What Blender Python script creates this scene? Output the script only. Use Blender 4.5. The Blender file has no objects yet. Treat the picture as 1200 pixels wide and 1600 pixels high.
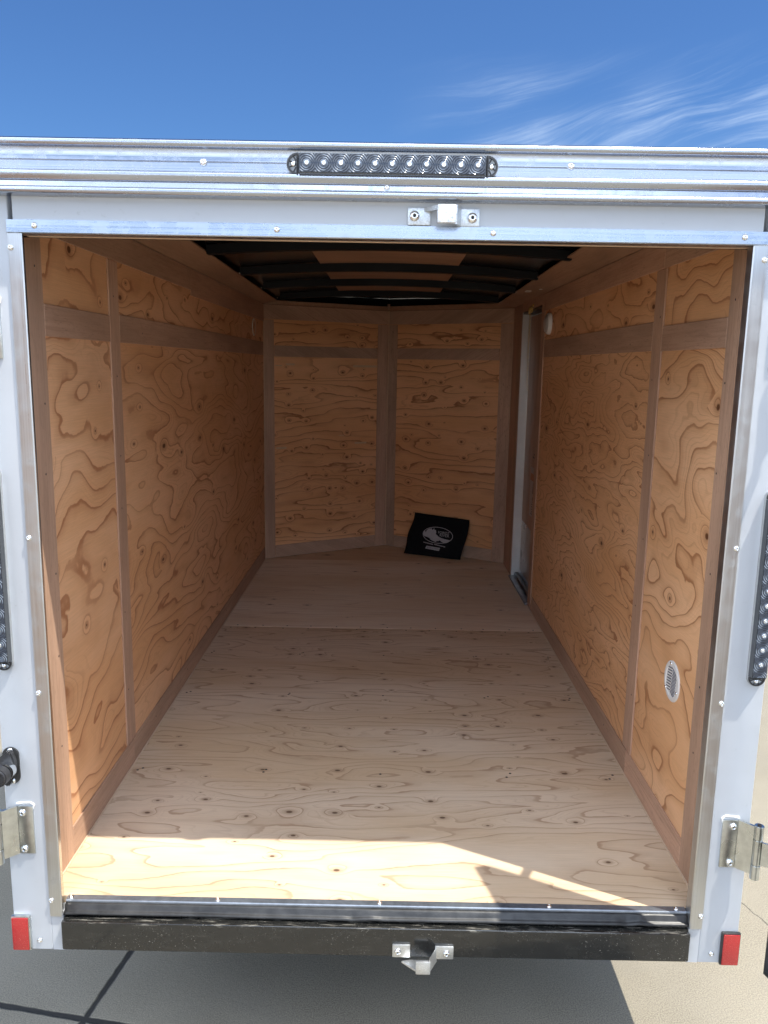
import bpy, bmesh, math, random
from mathutils import Vector, Matrix
random.seed(7)
S = bpy.context.scene
C = S.collection

# ------------------------------------------------------------ camera
cam_d = bpy.data.cameras.new('camera'); cam = bpy.data.objects.new('camera', cam_d); C.objects.link(cam)
S.camera = cam
cam_d.sensor_fit = 'VERTICAL'; cam_d.sensor_height = 36; cam_d.lens = 1261.5/1600*36
cam_d.clip_start = .02; cam_d.clip_end = 3000
pi_, ya_, ro_ = .1793, -.0038, .0174
F = Vector((math.sin(ya_)*math.cos(pi_), math.cos(ya_)*math.cos(pi_), -math.sin(pi_)))
R = F.cross(Vector((0, 0, 1))).normalized(); U = R.cross(F)
R2 = R*math.cos(ro_)+U*math.sin(ro_); U2 = U*math.cos(ro_)-R*math.sin(ro_)
cam.matrix_world = Matrix(((R2.x, U2.x, -F.x, .0098), (R2.y, U2.y, -F.y, -1.7196), (R2.z, U2.z, -F.z, 1.2761), (0, 0, 0, 1)))

# ------------------------------------------------------------ light
LD = Vector((-.397, .200, -1)).normalized()          # direction the sunlight travels
to_sun = -LD
elev = math.asin(to_sun.z); azim = math.atan2(to_sun.x, to_sun.y)
sun_d = bpy.data.lights.new('sun', 'SUN'); sun = bpy.data.objects.new('sun', sun_d); C.objects.link(sun)
sun.rotation_euler = LD.to_track_quat('-Z', 'Y').to_euler()
sun_d.energy = 2.0; sun_d.angle = math.radians(.5); sun_d.color = (1, .95, .86)
W = bpy.data.worlds.new('World'); S.world = W; W.use_nodes = True
S.view_settings.view_transform = 'Standard'; S.view_settings.look = 'None'
S.view_settings.exposure = 1.70; S.view_settings.gamma = 1
cy = S.cycles
cy.max_bounces = 16; cy.diffuse_bounces = 12; cy.glossy_bounces = 6; cy.transparent_max_bounces = 8
cy.sample_clamp_indirect = 8; cy.use_denoising = True; cy.blur_glossy = .1


# ------------------------------------------------------------ node helpers
class NT:
    def __init__(s, tree): s.t = tree; s.t.nodes.clear()
    def n(s, typ, **k):
        nd = s.t.nodes.new(typ)
        for a, b in k.items(): setattr(nd, a, b)
        return nd
    def put(s, sock, v):
        if isinstance(v, bpy.types.NodeSocket): s.t.links.new(v, sock)
        elif isinstance(v, (tuple, list)):
            v = tuple(v)
            sock.default_value = v if len(v) == len(sock.default_value) else v+(1,)
        else: sock.default_value = v
    def m(s, op, a, b=0.0, c=0.0, clamp=False):
        nd = s.n('ShaderNodeMath', operation=op, use_clamp=clamp)
        s.put(nd.inputs[0], a); s.put(nd.inputs[1], b); s.put(nd.inputs[2], c)
        return nd.outputs[0]
    def mr(s, v, a, b, c=0.0, d=1.0, smooth=True):
        nd = s.n('ShaderNodeMapRange', interpolation_type='SMOOTHSTEP' if smooth else 'LINEAR')
        for i, x in enumerate((v, a, b, c, d)): s.put(nd.inputs[i], x)
        return nd.outputs[0]
    def mix(s, f, a, b, blend='MIX'):
        nd = s.n('ShaderNodeMix', data_type='RGBA', blend_type=blend)
        s.put(nd.inputs[0], f); s.put(nd.inputs[6], a); s.put(nd.inputs[7], b)
        return nd.outputs[2]
    def vec(s, x, y, z):
        nd = s.n('ShaderNodeCombineXYZ')
        s.put(nd.inputs[0], x); s.put(nd.inputs[1], y); s.put(nd.inputs[2], z)
        return nd.outputs[0]
    def obj(s, out='Object'):
        tc = s.n('ShaderNodeTexCoord'); sp = s.n('ShaderNodeSeparateXYZ')
        s.t.links.new(tc.outputs[out], sp.inputs[0])
        return sp.outputs
    def noise(s, v, scale=1.0, detail=2.0, rough=.5, dist=0.0):
        nd = s.n('ShaderNodeTexNoise')
        s.put(nd.inputs['Vector'], v); nd.inputs['Scale'].default_value = scale
        nd.inputs['Detail'].default_value = detail; nd.inputs['Roughness'].default_value = rough
        nd.inputs['Distortion'].default_value = dist
        return nd.outputs['Fac']
    def voro(s, v, scale=1.0, rnd=1.0, feature='F1', dim='3D'):
        nd = s.n('ShaderNodeTexVoronoi', feature=feature, voronoi_dimensions=dim)
        s.put(nd.inputs['Vector'], v); nd.inputs['Scale'].default_value = scale
        nd.inputs['Randomness'].default_value = rnd
        return nd
    def bump(s, h, strength=.3, dist=.01):
        nd = s.n('ShaderNodeBump'); nd.inputs['Strength'].default_value = strength
        nd.inputs['Distance'].default_value = dist; s.put(nd.inputs['Height'], h)
        return nd.outputs[0]
    def bsdf(s, color, rough=.5, metal=0.0, normal=None, spec=.5, coat=0.0, trans=0.0):
        b = s.n('ShaderNodeBsdfPrincipled'); o = s.n('ShaderNodeOutputMaterial')
        s.put(b.inputs['Base Color'], color); s.put(b.inputs['Roughness'], rough); s.put(b.inputs['Metallic'], metal)
        b.inputs['Specular IOR Level'].default_value = spec
        if coat: b.inputs['Coat Weight'].default_value = coat; b.inputs['Coat Roughness'].default_value = .05
        if trans: b.inputs['Transmission Weight'].default_value = trans
        if normal is not None: s.put(b.inputs['Normal'], normal)
        s.t.links.new(b.outputs[0], o.inputs[0])
        return b
def newmat(name):
    m = bpy.data.materials.new(name); m.use_nodes = True
    return m, NT(m.node_tree)

# ------------------------------------------------------------ sky: clear blue with thin cirrus low on the right
def build_sky():
    s = NT(W.node_tree)
    sky = s.n('ShaderNodeTexSky', sky_type='NISHITA'); sky.sun_disc = False
    sky.sun_elevation = elev; sky.sun_rotation = azim
    sky.altitude = 600; sky.air_density = 1.15; sky.dust_density = .35; sky.ozone_density = 2.2
    x, y, z = s.obj('Generated')
    az = s.m('ARCTAN2', x, y); el = s.m('ARCSINE', z)
    # wisps that rise to the right
    a = s.m('ADD', s.m('MULTIPLY', az, 1.0), 0.0)
    e = s.m('SUBTRACT', el, s.m('MULTIPLY', az, .22))
    warp = s.noise(s.vec(s.m('MULTIPLY', az, 4), s.m('MULTIPLY', el, 6), 2.2), 1.0, 2, .5)
    e2 = s.m('ADD', e, s.m('MULTIPLY', s.m('SUBTRACT', warp, .5), .09))
    w1 = s.noise(s.vec(s.m('MULTIPLY', a, 5.0), s.m('MULTIPLY', e2, 62), 5.3), 1.0, 7, .66, .1)
    big = s.noise(s.vec(s.m('MULTIPLY', az, 4.2), s.m('MULTIPLY', e, 13), 8.4), 1.0, 2, .5)
    mask = s.m('MULTIPLY', s.mr(az, -.02, .20), s.m('MULTIPLY', s.mr(el, .345, .270), s.mr(el, .0, .12)))
    wisp = s.m('MULTIPLY', s.m('MULTIPLY', s.mr(w1, .40, .86), s.mr(big, .42, .66)), mask)
    gate = s.m('MAXIMUM', s.mr(big, .36, .60), s.m('MULTIPLY', s.mr(az, .20, .30), .8))
    wisp = s.m('MULTIPLY', s.m('MULTIPLY', s.mr(w1, .42, .92), gate), mask)
    veil = s.m('MULTIPLY', s.m('MULTIPLY', s.mr(big, .38, .75), mask), .16)
    fac = s.m('ADD', s.m('MULTIPLY', wisp, .72), veil, clamp=True)
    tint = s.mix(1.0, sky.outputs[0], (.140, .217, .322), 'MULTIPLY')
    col = s.mix(fac, tint, (2.2, 2.6, 3.1))
    # bright broken cloud added in the unseen sky behind the photographer, for interior fill
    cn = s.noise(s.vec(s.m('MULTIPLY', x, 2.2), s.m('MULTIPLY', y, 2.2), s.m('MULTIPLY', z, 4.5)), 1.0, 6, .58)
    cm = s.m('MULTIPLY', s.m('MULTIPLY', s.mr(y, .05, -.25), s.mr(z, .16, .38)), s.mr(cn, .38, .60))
    hz = s.m('MULTIPLY', s.mr(y, .0, -.3), s.mr(z, .15, .04))  # low haze band behind the camera, likewise added to light the interior
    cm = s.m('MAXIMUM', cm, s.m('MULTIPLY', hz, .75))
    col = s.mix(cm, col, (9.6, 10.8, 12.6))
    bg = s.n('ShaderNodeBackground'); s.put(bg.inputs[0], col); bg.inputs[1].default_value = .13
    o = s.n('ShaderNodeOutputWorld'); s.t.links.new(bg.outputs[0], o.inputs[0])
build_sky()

# ------------------------------------------------------------ materials
AX = {'x': 0, 'y': 1, 'z': 2}
def ply(name, ua, va, seed, light, dark, su=1.3, sv=4.2, rings=9., wig=.35, tilt=4., knots=.55, kscale=7., kel=.55,
        line=.85, rough=.62, fade=.0, ksize=1.0, face=0.0):
    m, s = newmat(name); o = s.obj(); u, v = o[AX[ua]], o[AX[va]]
    if face:                                            # V-nose: u runs along the slanted wall
        u = s.m('MULTIPLY', u, 1.18)
    base = s.noise(s.vec(s.m('MULTIPLY', u, su), s.m('MULTIPLY', v, sv), seed), 1.0, 2.2, .46, .25)
    wg = s.noise(s.vec(s.m('MULTIPLY', u, su*7), s.m('MULTIPLY', v, sv*3.6), seed+5), 1.0, 3, .55)
    # knots: elliptical cells, only some of them active
    kd = s.voro(s.vec(s.m('MULTIPLY', u, kscale*kel), s.m('MULTIPLY', v, kscale), seed*.37), 1.0, .9, dim='2D')
    sep = s.n('ShaderNodeSeparateColor'); s.t.links.new(kd.outputs['Color'], sep.inputs[0])
    act = s.m('LESS_THAN', sep.outputs[0], knots)
    size = s.m('MULTIPLY', s.mr(sep.outputs[1], 0, 1, .35, 1.35, False), ksize)
    d = s.m('DIVIDE', kd.outputs['Distance'], size)
    kb = s.m('MULTIPLY', s.m('EXPONENT', s.m('MULTIPLY', s.m('MULTIPLY', d, d), -14)), act)
    core = s.m('MULTIPLY', s.mr(s.m('ADD', d, s.m('MULTIPLY', s.m('SUBTRACT', wg, .5), .05)), .085, .045), act)
    halo = s.m('MULTIPLY', s.mr(d, .26, .06), act)
    h = s.m('ADD', s.m('MULTIPLY', base, rings), s.m('ADD', s.m('MULTIPLY', wg, wig), s.m('MULTIPLY', v, tilt)))
    h = s.m('ADD', h, s.m('MULTIPLY', kb, 1.5))
    tw = s.noise(s.vec(s.m('MULTIPLY', u, 1.6), s.m('MULTIPLY', v, 2.6), seed+13), 1.0, 2, .5)
    f = s.m('FRACT', h)
    wob = s.noise(s.vec(s.m('MULTIPLY', u, 3), s.m('MULTIPLY', v, 5), seed+9), 1.0, 2, .5)
    soft = s.m('MULTIPLY', s.mr(f, .45, .95, 0, .34), s.mr(f, 1.0, .975))
    ln = s.m('MULTIPLY', s.mr(f, .80, .94), s.mr(f, 1.0, .968))
    f2 = s.m('FRACT', s.m('MULTIPLY', h, 4.0)); fine2 = s.m('MULTIPLY', s.m('MULTIPLY', s.mr(f2, .60, .90), s.mr(f2, 1.0, .93)), s.mr(tw, .40, .62, .0, .34))
    ln = s.m('MAXIMUM', ln, fine2)
    streng = s.mr(wob, .32, .56, .50, 1.0)
    rf = s.m('MULTIPLY', s.m('MULTIPLY', s.m('MAXIMUM', soft, ln), streng), line)
    # fine fibre along the grain
    fib = s.noise(s.vec(s.m('MULTIPLY', u, 9), s.m('MULTIPLY', v, 420), seed+2), 1.0, 3, .6)
    fleck = s.noise(s.vec(s.m('MULTIPLY', u, 60), s.m('MULTIPLY', v, 380), seed+3), 1.0, 1, .5)
    tone = s.noise(s.vec(s.m('MULTIPLY', u, 1.1), s.m('MULTIPLY', v, 3.5), seed+1), 1.0, 4, .55)
    lt2 = tuple(c*k for c, k in zip(light, (1.05, 1.09, 1.16))); lt0 = tuple(c*k for c, k in zip(light, (.92, .86, .78)))
    col = s.mix(s.mr(tone, .3, .7), lt0, lt2)
    col = s.mix(rf, col, dark)
    col = s.mix(s.m('MULTIPLY', halo, .42), col, tuple(c*.8 for c in dark))
    col = s.mix(core, col, tuple(c*.42 for c in dark))
    shade = s.m('ADD', s.mr(fib, .25, .75, .90, 1.07, False), s.m('MULTIPLY', s.mr(fleck, .66, .74), -.07))
    # rubbed and scuffed patches, pale
    sc = s.noise(s.vec(s.m('MULTIPLY', u, 14), s.m('MULTIPLY', v, 14), seed+11), 1.0, 5, .7)
    scf = s.m('MULTIPLY', s.mr(sc, .62, .75), s.mr(tone, .5, .7))
    col = s.mix(s.m('MULTIPLY', scf, .25), col, tuple(min(1, c*1.35+.05) for c in light))
    mul = s.n('ShaderNodeVectorMath', operation='SCALE'); s.t.links.new(col, mul.inputs[0]); s.put(mul.inputs['Scale'], shade)
    bh = s.m('ADD', s.m('MULTIPLY', fib, .5), s.m('ADD', s.m('MULTIPLY', rf, .5), s.m('MULTIPLY', core, -1.5)))
    s.bsdf(mul.outputs[0], rough, normal=s.bump(bh, .22, .0012), spec=.35)
    return m
def luan(name, ua, va, seed, c=(.37, .235, .165)):
    m, s = newmat(name); o = s.obj(); u, v = o[AX[ua]], o[AX[va]]
    th = [i for i in 'xyz' if i not in (ua, va)][0]; w = o[AX[th]]
    vv = s.m('ADD', v, w)
    a = s.noise(s.vec(s.m('MULTIPLY', u, 5), s.m('MULTIPLY', vv, 170), seed), 1.0, 4, .62, .4)
    b = s.noise(s.vec(s.m('MULTIPLY', u, 1.7), s.m('MULTIPLY', vv, 9), seed+3), 1.0, 3, .5)
    fl = s.noise(s.vec(s.m('MULTIPLY', u, 45), s.m('MULTIPLY', vv, 520), seed+7), 1.0, 1, .5)
    wv = s.m('FRACT', s.m('ADD', s.m('MULTIPLY', b, 9), s.m('MULTIPLY', vv, 12)))
    col = s.mix(s.mr(b, .3, .7), tuple(x*.86 for x in c), tuple(x*1.15 for x in c))
    col = s.mix(s.mr(a, .42, .72, 0, .42), col, tuple(x*y for x, y in zip(c, (.62, .55, .5))))
    col = s.mix(s.mr(fl, .64, .72, 0, .5), col, tuple(x*.42 for x in c))
    col = s.mix(s.m('MULTIPLY', s.mr(wv, .86, .96), .20), col, tuple(x*.6 for x in c))
    s.bsdf(col, .6, normal=s.bump(s.m('ADD', a, s.m('MULTIPLY', fl, .4)), .2, .001), spec=.35)
    return m
def plain(name, c, rough=.5, metal=0., var=.06, sc=40, bmp=0., coat=0., spec=.5, trans=0.):
    m, s = newmat(name); tc = s.n('ShaderNodeTexCoord').outputs['Object']
    n = s.noise(tc, sc, 4, .6); n2 = s.noise(tc, sc*.12, 3, .5)
    k = s.m('ADD', s.mr(n, .3, .7, -var, var, False), s.mr(n2, .3, .7, 1-var, 1+var, False))
    mul = s.n('ShaderNodeVectorMath', operation='SCALE'); mul.inputs[0].default_value = c; s.put(mul.inputs['Scale'], k)
    r = s.mr(n2, .3, .7, rough*.85, rough*1.2, False)
    s.bsdf(mul.outputs[0], r, metal, s.bump(n, bmp, .002) if bmp else None, spec, coat, trans)
    return m
def brushed(name, c, rough, ax, var=.1, wav=.15, dirt=.25):
    """extruded aluminium: faint streaks along ax, slow waves, smudges"""
    m, s = newmat(name); o = s.obj(); k = [420, 420, 420]; k[AX[ax]] = 2.0
    st = s.noise(s.vec(*[s.m('MULTIPLY', o[i], k[i]) for i in range(3)]), 1.0, 3, .6)
    sm = s.noise(s.vec(o[0], o[1], o[2]), 22, 5, .65); wv = s.noise(s.vec(o[0], o[1], o[2]), 5, 1, .4)
    kk = s.mr(st, .3, .7, 1-var, 1+var*.4, False)
    mul = s.n('ShaderNodeVectorMath', operation='SCALE'); mul.inputs[0].default_value = c; s.put(mul.inputs['Scale'], kk)
    col = s.mix(s.mr(sm, .58, .75, 0, dirt), mul.outputs[0], tuple(x*.55 for x in c))
    r = s.m('ADD', s.mr(st, .3, .7, rough*.8, rough*1.25, False), s.mr(sm, .45, .7, 0, .12))
    s.bsdf(col, r, 1.0, s.bump(s.m('ADD', s.m('MULTIPLY', st, .1), s.m('MULTIPLY', wv, 3)), wav, .003))
    return m
def white_paint():
    m, s = newmat('white_skin'); tc = s.n('ShaderNodeTexCoord').outputs['Object']
    w = s.noise(tc, 7, 2, .5); g = s.noise(tc, 60, 5, .7); g2 = s.noise(tc, 13, 4, .6)
    smud = s.m('MULTIPLY', s.mr(g, .56, .74), s.mr(g2, .52, .68))
    col = s.mix(s.m('MULTIPLY', smud, .5), (.455, .475, .50), (.22, .21, .19))
    col = s.mix(s.mr(g2, .3, .7, 0, .10), col, (.39, .39, .385))
    s.bsdf(col, .28, 0, s.bump(w, .6, .005), coat=.35)
    return m
def black_steel():
    m, s = newmat('black_frame_paint'); o = s.obj(); tc = s.vec(o[0], o[1], o[2])
    sp = s.noise(tc, 330, 2, .5); cl = s.noise(tc, 9, 4, .65); w = s.noise(tc, 30, 3, .6)
    str_ = s.noise(s.vec(s.m('MULTIPLY', o[0], 14), s.m('MULTIPLY', o[1], 150), s.m('MULTIPLY', o[2], 60)), 1.0, 4, .65)
    speck = s.m('MULTIPLY', s.mr(sp, .685, .73), s.mr(cl, .42, .62))
    edge = s.m('MULTIPLY', s.mr(o[2], -.038, -.033), s.mr(str_, .54, .64))       # mud and paint rub on the top ledge
    f = s.m('MAXIMUM', s.m('MULTIPLY', speck, .55), s.m('MULTIPLY', edge, .30))
    col = s.mix(f, (.014, .014, .013), (.50, .47, .40))
    col = s.mix(s.mr(str_, .5, .8, 0, .10), col, (.2, .19, .16))
    s.bsdf(col, s.m('ADD', s.mr(w, .3, .7, .16, .32), s.m('MULTIPLY', f, .5)), 0, s.bump(s.m('ADD', w, f), .12, .002), coat=.3)
    return m
def concrete():
    m, s = newmat('concrete'); o = s.obj(); x, y = o[0], o[1]
    u = s.m('SUBTRACT', s.m('MULTIPLY', x, .985), s.m('MULTIPLY', y, .17))
    v = s.m('ADD', s.m('MULTIPLY', x, .17), s.m('MULTIPLY', y, .985))
    p = s.vec(x, y, 0); wob = s.m('MULTIPLY', s.m('SUBTRACT', s.noise(p, 14, 4, .6), .5), .012)
    def dist(c, c0, P):
        t = s.m('FRACT', s.m('ADD', s.m('DIVIDE', s.m('SUBTRACT', c, c0), P), .5))
        return s.m('MULTIPLY', s.m('ABSOLUTE', s.m('SUBTRACT', t, .5)), P)
    du = s.m('ADD', dist(u, -.812, 3.3), wob); dv = s.m('ADD', dist(v, .062, 3.3), wob)
    dj = s.m('MINIMUM', du, dv)
    j = s.mr(dj, .012, .005)
    crack = s.voro(s.vec(s.m('ADD', x, s.m('MULTIPLY', wob, 8)), s.m('ADD', y, s.m('MULTIPLY', wob, -6)), 1.7), .42, .95, 'DISTANCE_TO_EDGE').outputs['Distance']
    ck = s.m('MULTIPLY', s.mr(crack, .0034, .0012), s.mr(s.noise(p, .7, 1, .5), .48, .6))
    ln_ = s.m('ABSOLUTE', s.m('ADD', s.m('SUBTRACT', x, 1.235), s.m('ADD', s.m('MULTIPLY', s.m('SUBTRACT', y, .748), .364), s.m('MULTIPLY', wob, 2.5))))
    ck = s.m('MULTIPLY', s.mr(ln_, .0035, .0012), s.m('MULTIPLY', s.m('LESS_THAN', y, .80), s.m('GREATER_THAN', y, -1.6)))
    g = s.noise(p, 260, 3, .7); g2 = s.noise(p, 70, 4, .7); big = s.noise(p, 1.4, 6, .62); agg = s.voro(p, 190, 1).outputs['Distance']
    col = s.mix(s.mr(g, .30, .72), (.165, .145, .108), (.355, .315, .24))
    col = s.mix(s.mr(g2, .45, .75, 0, .35), col, (.30, .27, .21))
    col = s.mix(s.mr(big, .35, .75, 0, .38), col, (.35, .32, .26))
    col = s.mix(s.m('MULTIPLY', s.mr(agg, .30, .12), .22), col, (.20, .18, .15))
    st = s.m('MULTIPLY', s.mr(s.noise(p, 3.1, 5, .6), .52, .66), .30)
    col = s.mix(st, col, (.24, .22, .18))
    col = s.mix(s.m('MAXIMUM', j, s.m('MULTIPLY', ck, .75)), col, (.045, .042, .038))
    hh = s.m('SUBTRACT', s.m('ADD', s.m('MULTIPLY', g, .25), s.m('MULTIPLY', g2, .35)), s.m('MULTIPLY', j, 6))
    s.bsdf(col, .88, 0, s.bump(hh, .5, .004), spec=.25)
    return m
def lens_mat(name, ax, c0, pitch, other, cc, phase_n=11):
    """smoked lens with a circular ripple round each diode"""
    m, s = newmat(name); o = s.obj(); a = s.m('SUBTRACT', o[AX[ax]], c0); b = s.m('SUBTRACT', o[AX[other]], cc)
    t = s.m('SUBTRACT', s.m('FRACT', s.m('ADD', s.m('DIVIDE', a, pitch), .5)), .5)
    t = s.m('MULTIPLY', t, pitch)
    r = s.m('SQRT', s.m('ADD', s.m('MULTIPLY', t, t), s.m('MULTIPLY', b, b)))
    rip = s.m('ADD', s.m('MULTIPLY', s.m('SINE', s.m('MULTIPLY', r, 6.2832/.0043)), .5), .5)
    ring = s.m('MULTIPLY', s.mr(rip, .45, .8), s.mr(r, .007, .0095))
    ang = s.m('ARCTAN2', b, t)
    fan = s.mr(s.m('COSINE', s.m('SUBTRACT', s.m('MULTIPLY', ang, 2), 2.2)), -.25, .95)   # glints painted into the colour on two sides of each ripple
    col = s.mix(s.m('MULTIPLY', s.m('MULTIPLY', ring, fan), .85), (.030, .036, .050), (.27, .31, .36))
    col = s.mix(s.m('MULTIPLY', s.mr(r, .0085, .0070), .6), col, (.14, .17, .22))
    s.bsdf(col, .12, 0, s.bump(rip, .8, .0012), coat=.6)
    return m

M = {}
FL, FD = (.70, .54, .37), (.34, .20, .11)           # pale floor veneer
OL, OD = (.75, .435, .235), (.34, .125, .048)         # orange wall veneer
M['floor_a'] = ply('floor_ply_near', 'x', 'y', 3.0, (.68, .53, .37), (.36, .215, .125), su=1.15, sv=5.6, rings=12, wig=.6, tilt=9, knots=.42, kscale=11.5, kel=.62, line=.72, ksize=.75)
M['floor_b'] = ply('floor_ply_far', 'x', 'y', 17.0, (.83, .68, .51), (.54, .38, .26), su=.7, sv=7.5, rings=7, wig=.35, tilt=10, knots=.24, kscale=8, kel=.6, line=.5, ksize=.6)
M['floor_c'] = ply('floor_ply_nose', 'x', 'y', 31.0, (.70, .53, .36), (.42, .27, .16), su=.8, sv=6, rings=7, tilt=7, knots=.3, kscale=9, line=.5)
M['wl1'] = ply('wall_ply_a', 'y', 'z', 5.2, OL, OD, su=1.8, sv=3.2, rings=9.4, wig=.35, tilt=6.5, knots=0.32, kscale=7.5, kel=.8, line=.82, ksize=.72)
M['wl2'] = ply('wall_ply_b', 'y', 'z', 9.7, (.74, .425, .225), OD, su=1.15, sv=4.0, rings=14.5, wig=.55, tilt=7.0, knots=0.34, kscale=8, kel=.45, line=.82, ksize=.72)
M['wl3'] = ply('wall_ply_c', 'y', 'z', 13.3, OL, OD, su=2.6, sv=3.0, rings=8.0, wig=.4, tilt=6.0, knots=0.31, kscale=7, kel=.8, line=.82, ksize=.72)
M['wl4'] = ply('wall_ply_d', 'y', 'z', 19.1, (.74, .425, .225), OD, su=1.6, sv=4.5, rings=10.2, wig=.5, tilt=6.0, knots=0.31, kscale=8, kel=.5, line=.82, ksize=.72)
M['wr1'] = ply('wall_ply_e', 'y', 'z', 23.9, (.76, .45, .24), (.32, .125, .045), su=2.0, sv=3.6, rings=10.9, wig=.3, tilt=7.0, knots=0.31, kscale=6.5, kel=.8, line=.82, ksize=.72)
M['wr2'] = ply('wall_ply_f', 'y', 'z', 27.4, (.75, .435, .225), (.30, .11, .038), su=1.4, sv=5.2, rings=21.8, wig=1.3, tilt=10.0, knots=0.25, kscale=7, kel=.5, line=.82, ksize=.72)
M['wr3'] = ply('wall_ply_g', 'y', 'z', 33.6, (.76, .45, .24), OD, su=2.4, sv=3, rings=8.7, wig=.4, tilt=6.0, knots=0.22, kscale=6, kel=.8, line=.82, ksize=.72)
M['wr4'] = ply('wall_ply_h', 'y', 'z', 37.2, (.75, .435, .225), OD, su=1.6, sv=4, rings=10.2, wig=.6, tilt=6.0, knots=0.28, kscale=8, kel=.5, line=.82, ksize=.72)
M['vl'] = ply('nose_ply_a', 'x', 'z', 41.0, (.78, .415, .20), (.28, .09, .03), su=1.2, sv=6.5, rings=7.0, wig=.5, tilt=16.0, knots=0.68, kscale=10.5, kel=.72, line=.80, face=1, ksize=.62)
M['vr'] = ply('nose_ply_b', 'x', 'z', 47.5, (.78, .41, .195), (.28, .09, .03), su=1.1, sv=5.5, rings=7.0, wig=.5, tilt=13.0, knots=0.57, kscale=10, kel=.72, line=.80, face=1, ksize=.62)
for q, (ua, va) in {'y': ('y', 'z'), 'z': ('z', 'y'), 'nz': ('z', 'x'), 'nx': ('x', 'z')}.items():
    for k in range(3):
        M['lu_'+q+str(k)] = luan('mahogany_strip_%s%d' % (q, k), ua, va, 3+7.7*k+len(q), [(.47, .30, .205), (.50, .315, .215), (.44, .285, .195)][k])
M['cove'] = luan('mahogany_cove', 'y', 'x', 61, (.36, .22, .14))
M['cove_n'] = luan('mahogany_cove_nose', 'x', 'y', 63, (.36, .22, .14))
M['backer'] = luan('roof_backer', 'x', 'y', 71, (.34, .20, .125))
M['doorluan'] = luan('door_panel_wood', 'z', 'y', 81, (.40, .25, .17))
M['alu'] = brushed('aluminium_roof_rail', (.48, .51, .57), .20, 'x', wav=.12)
M['alu_h'] = brushed('aluminium_trim_across', (.47, .52, .59), .26, 'x', wav=.10)
M['alu_v'] = brushed('aluminium_trim_upright', (.60, .61, .61), .34, 'z', wav=.2)
M['alu_s'] = plain('aluminium_sill', (.22, .245, .28), .32, .65, .16, 60, .25)
M['alu_j'] = brushed('aluminium_jamb', (.80, .79, .76), .16, 'z', wav=.06)
M['alu_j'] = plain('satin_jamb', (.82, .80, .76), .22, .45, .04, 30)
M['polish'] = plain('polished_trim', (.60, .59, .56), .22, 1., .06, 30)
M['zinc'] = plain('zinc_plate', (.58, .60, .58), .27, 1., .12, 60, .05)
M['galv'] = plain('galvanised_keeper', (.60, .62, .63), .36, .9, .16, 300, .25)
M['chrome'] = plain('rivet_metal', (.85, .86, .86), .14, 1., .05, 80)
M['cast'] = plain('hammered_silver', (.72, .74, .76), .30, .9, .25, 260, 1.0)
M['socket'] = plain('socket_black', (.01, .01, .01), .5)
M['white'] = white_paint()
M['steel'] = black_steel()
M['rubber'] = plain('rubber_seal', (.028, .028, .028), .42, 0, .3, 60, .1)
M['greyseal'] = plain('grey_sill_lip', (.030, .030, .030), .36, .2, .4, 35, .3)
M['roofblk'] = plain('black_roof_sheet', (.008, .008, .009), .22, 0, .1, 20, .04)
M['bow'] = plain('black_roof_bow', (.004, .004, .005), .5, 0, .1, 30, spec=.15)
M['blackpl'] = plain('black_plastic', (.030, .030, .032), .36, 0, .1, 300, .12)
M['smoke'] = plain('smoked_plastic', (.055, .06, .066), .16, 0, .08, 50, coat=.5)
M['clearpl'] = plain('pale_plastic_edge', (.33, .34, .34), .2, 0, .1, 50, coat=.5)
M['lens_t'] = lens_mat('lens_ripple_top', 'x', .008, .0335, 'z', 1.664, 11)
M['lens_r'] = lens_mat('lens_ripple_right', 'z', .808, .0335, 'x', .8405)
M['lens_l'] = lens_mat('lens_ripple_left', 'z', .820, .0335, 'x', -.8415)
M['whitepl'] = plain('white_plastic', (.74, .74, .72), .38, 0, .03, 40)
M['dome'] = plain('frosted_dome', (.42, .40, .37), .3, 0, .03, 40)
M['slot'] = plain('vent_slot', (.10, .105, .14), .6)
M['fabric'] = plain('black_pouch_fabric', (.006, .006, .007), .85, 0, .2, 500, .3, spec=.2)
M['print'] = plain('grey_print', (.42, .40, .40), .7, 0, .1, 200)
M['foam'] = plain('dried_foam', (.60, .40, .13), .6, 0, .35, 130, .8)
M['caulk'] = plain('white_caulk', (.66, .62, .55), .3, 0, .1, 60, .3)
M['brass'] = plain('brass_chain', (.60, .48, .28), .35, 1, .1, 80)
M['label'] = plain('warning_paper', (.40, .33, .29), .5, 0, .05, 60)
M['orange'] = plain('orange_ink', (.42, .13, .03), .5, 0, .05, 60)
M['ink'] = plain('black_ink', (.03, .025, .025), .5, 0, .05, 60)
M['kick'] = plain('kick_plate', (.30, .22, .165), .30, .35, .08, 40)
M['tyre'] = plain('tyre_rubber', (.02, .02, .02), .8, 0, .2, 60, .3)
M['rim'] = plain('rim_paint', (.62, .63, .64), .3, .5, .05, 30)
M['sliver'] = plain('wood_patch', (.62, .42, .24), .6, 0, .08, 80)
M['screwdk'] = plain('dark_screw', (.035, .03, .03), .45, .5)
M['ground'] = concrete()
def red_mat():
    m, s = newmat('red_reflector'); o = s.obj(); t = s.vec(o[0], o[1], o[2])
    v = s.voro(t, 420, .25); sp = s.noise(t, 900, 1, .5)
    col = s.mix(v.outputs['Distance'], (.22, .004, .006), (.50, .03, .03))
    col = s.mix(s.mr(sp, .70, .76, 0, .7), col, (.8, .5, .4))
    s.bsdf(col, .10, 0, s.bump(v.outputs['Distance'], .5, .001), coat=.6)
    return m
M['red'] = red_mat()

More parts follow.
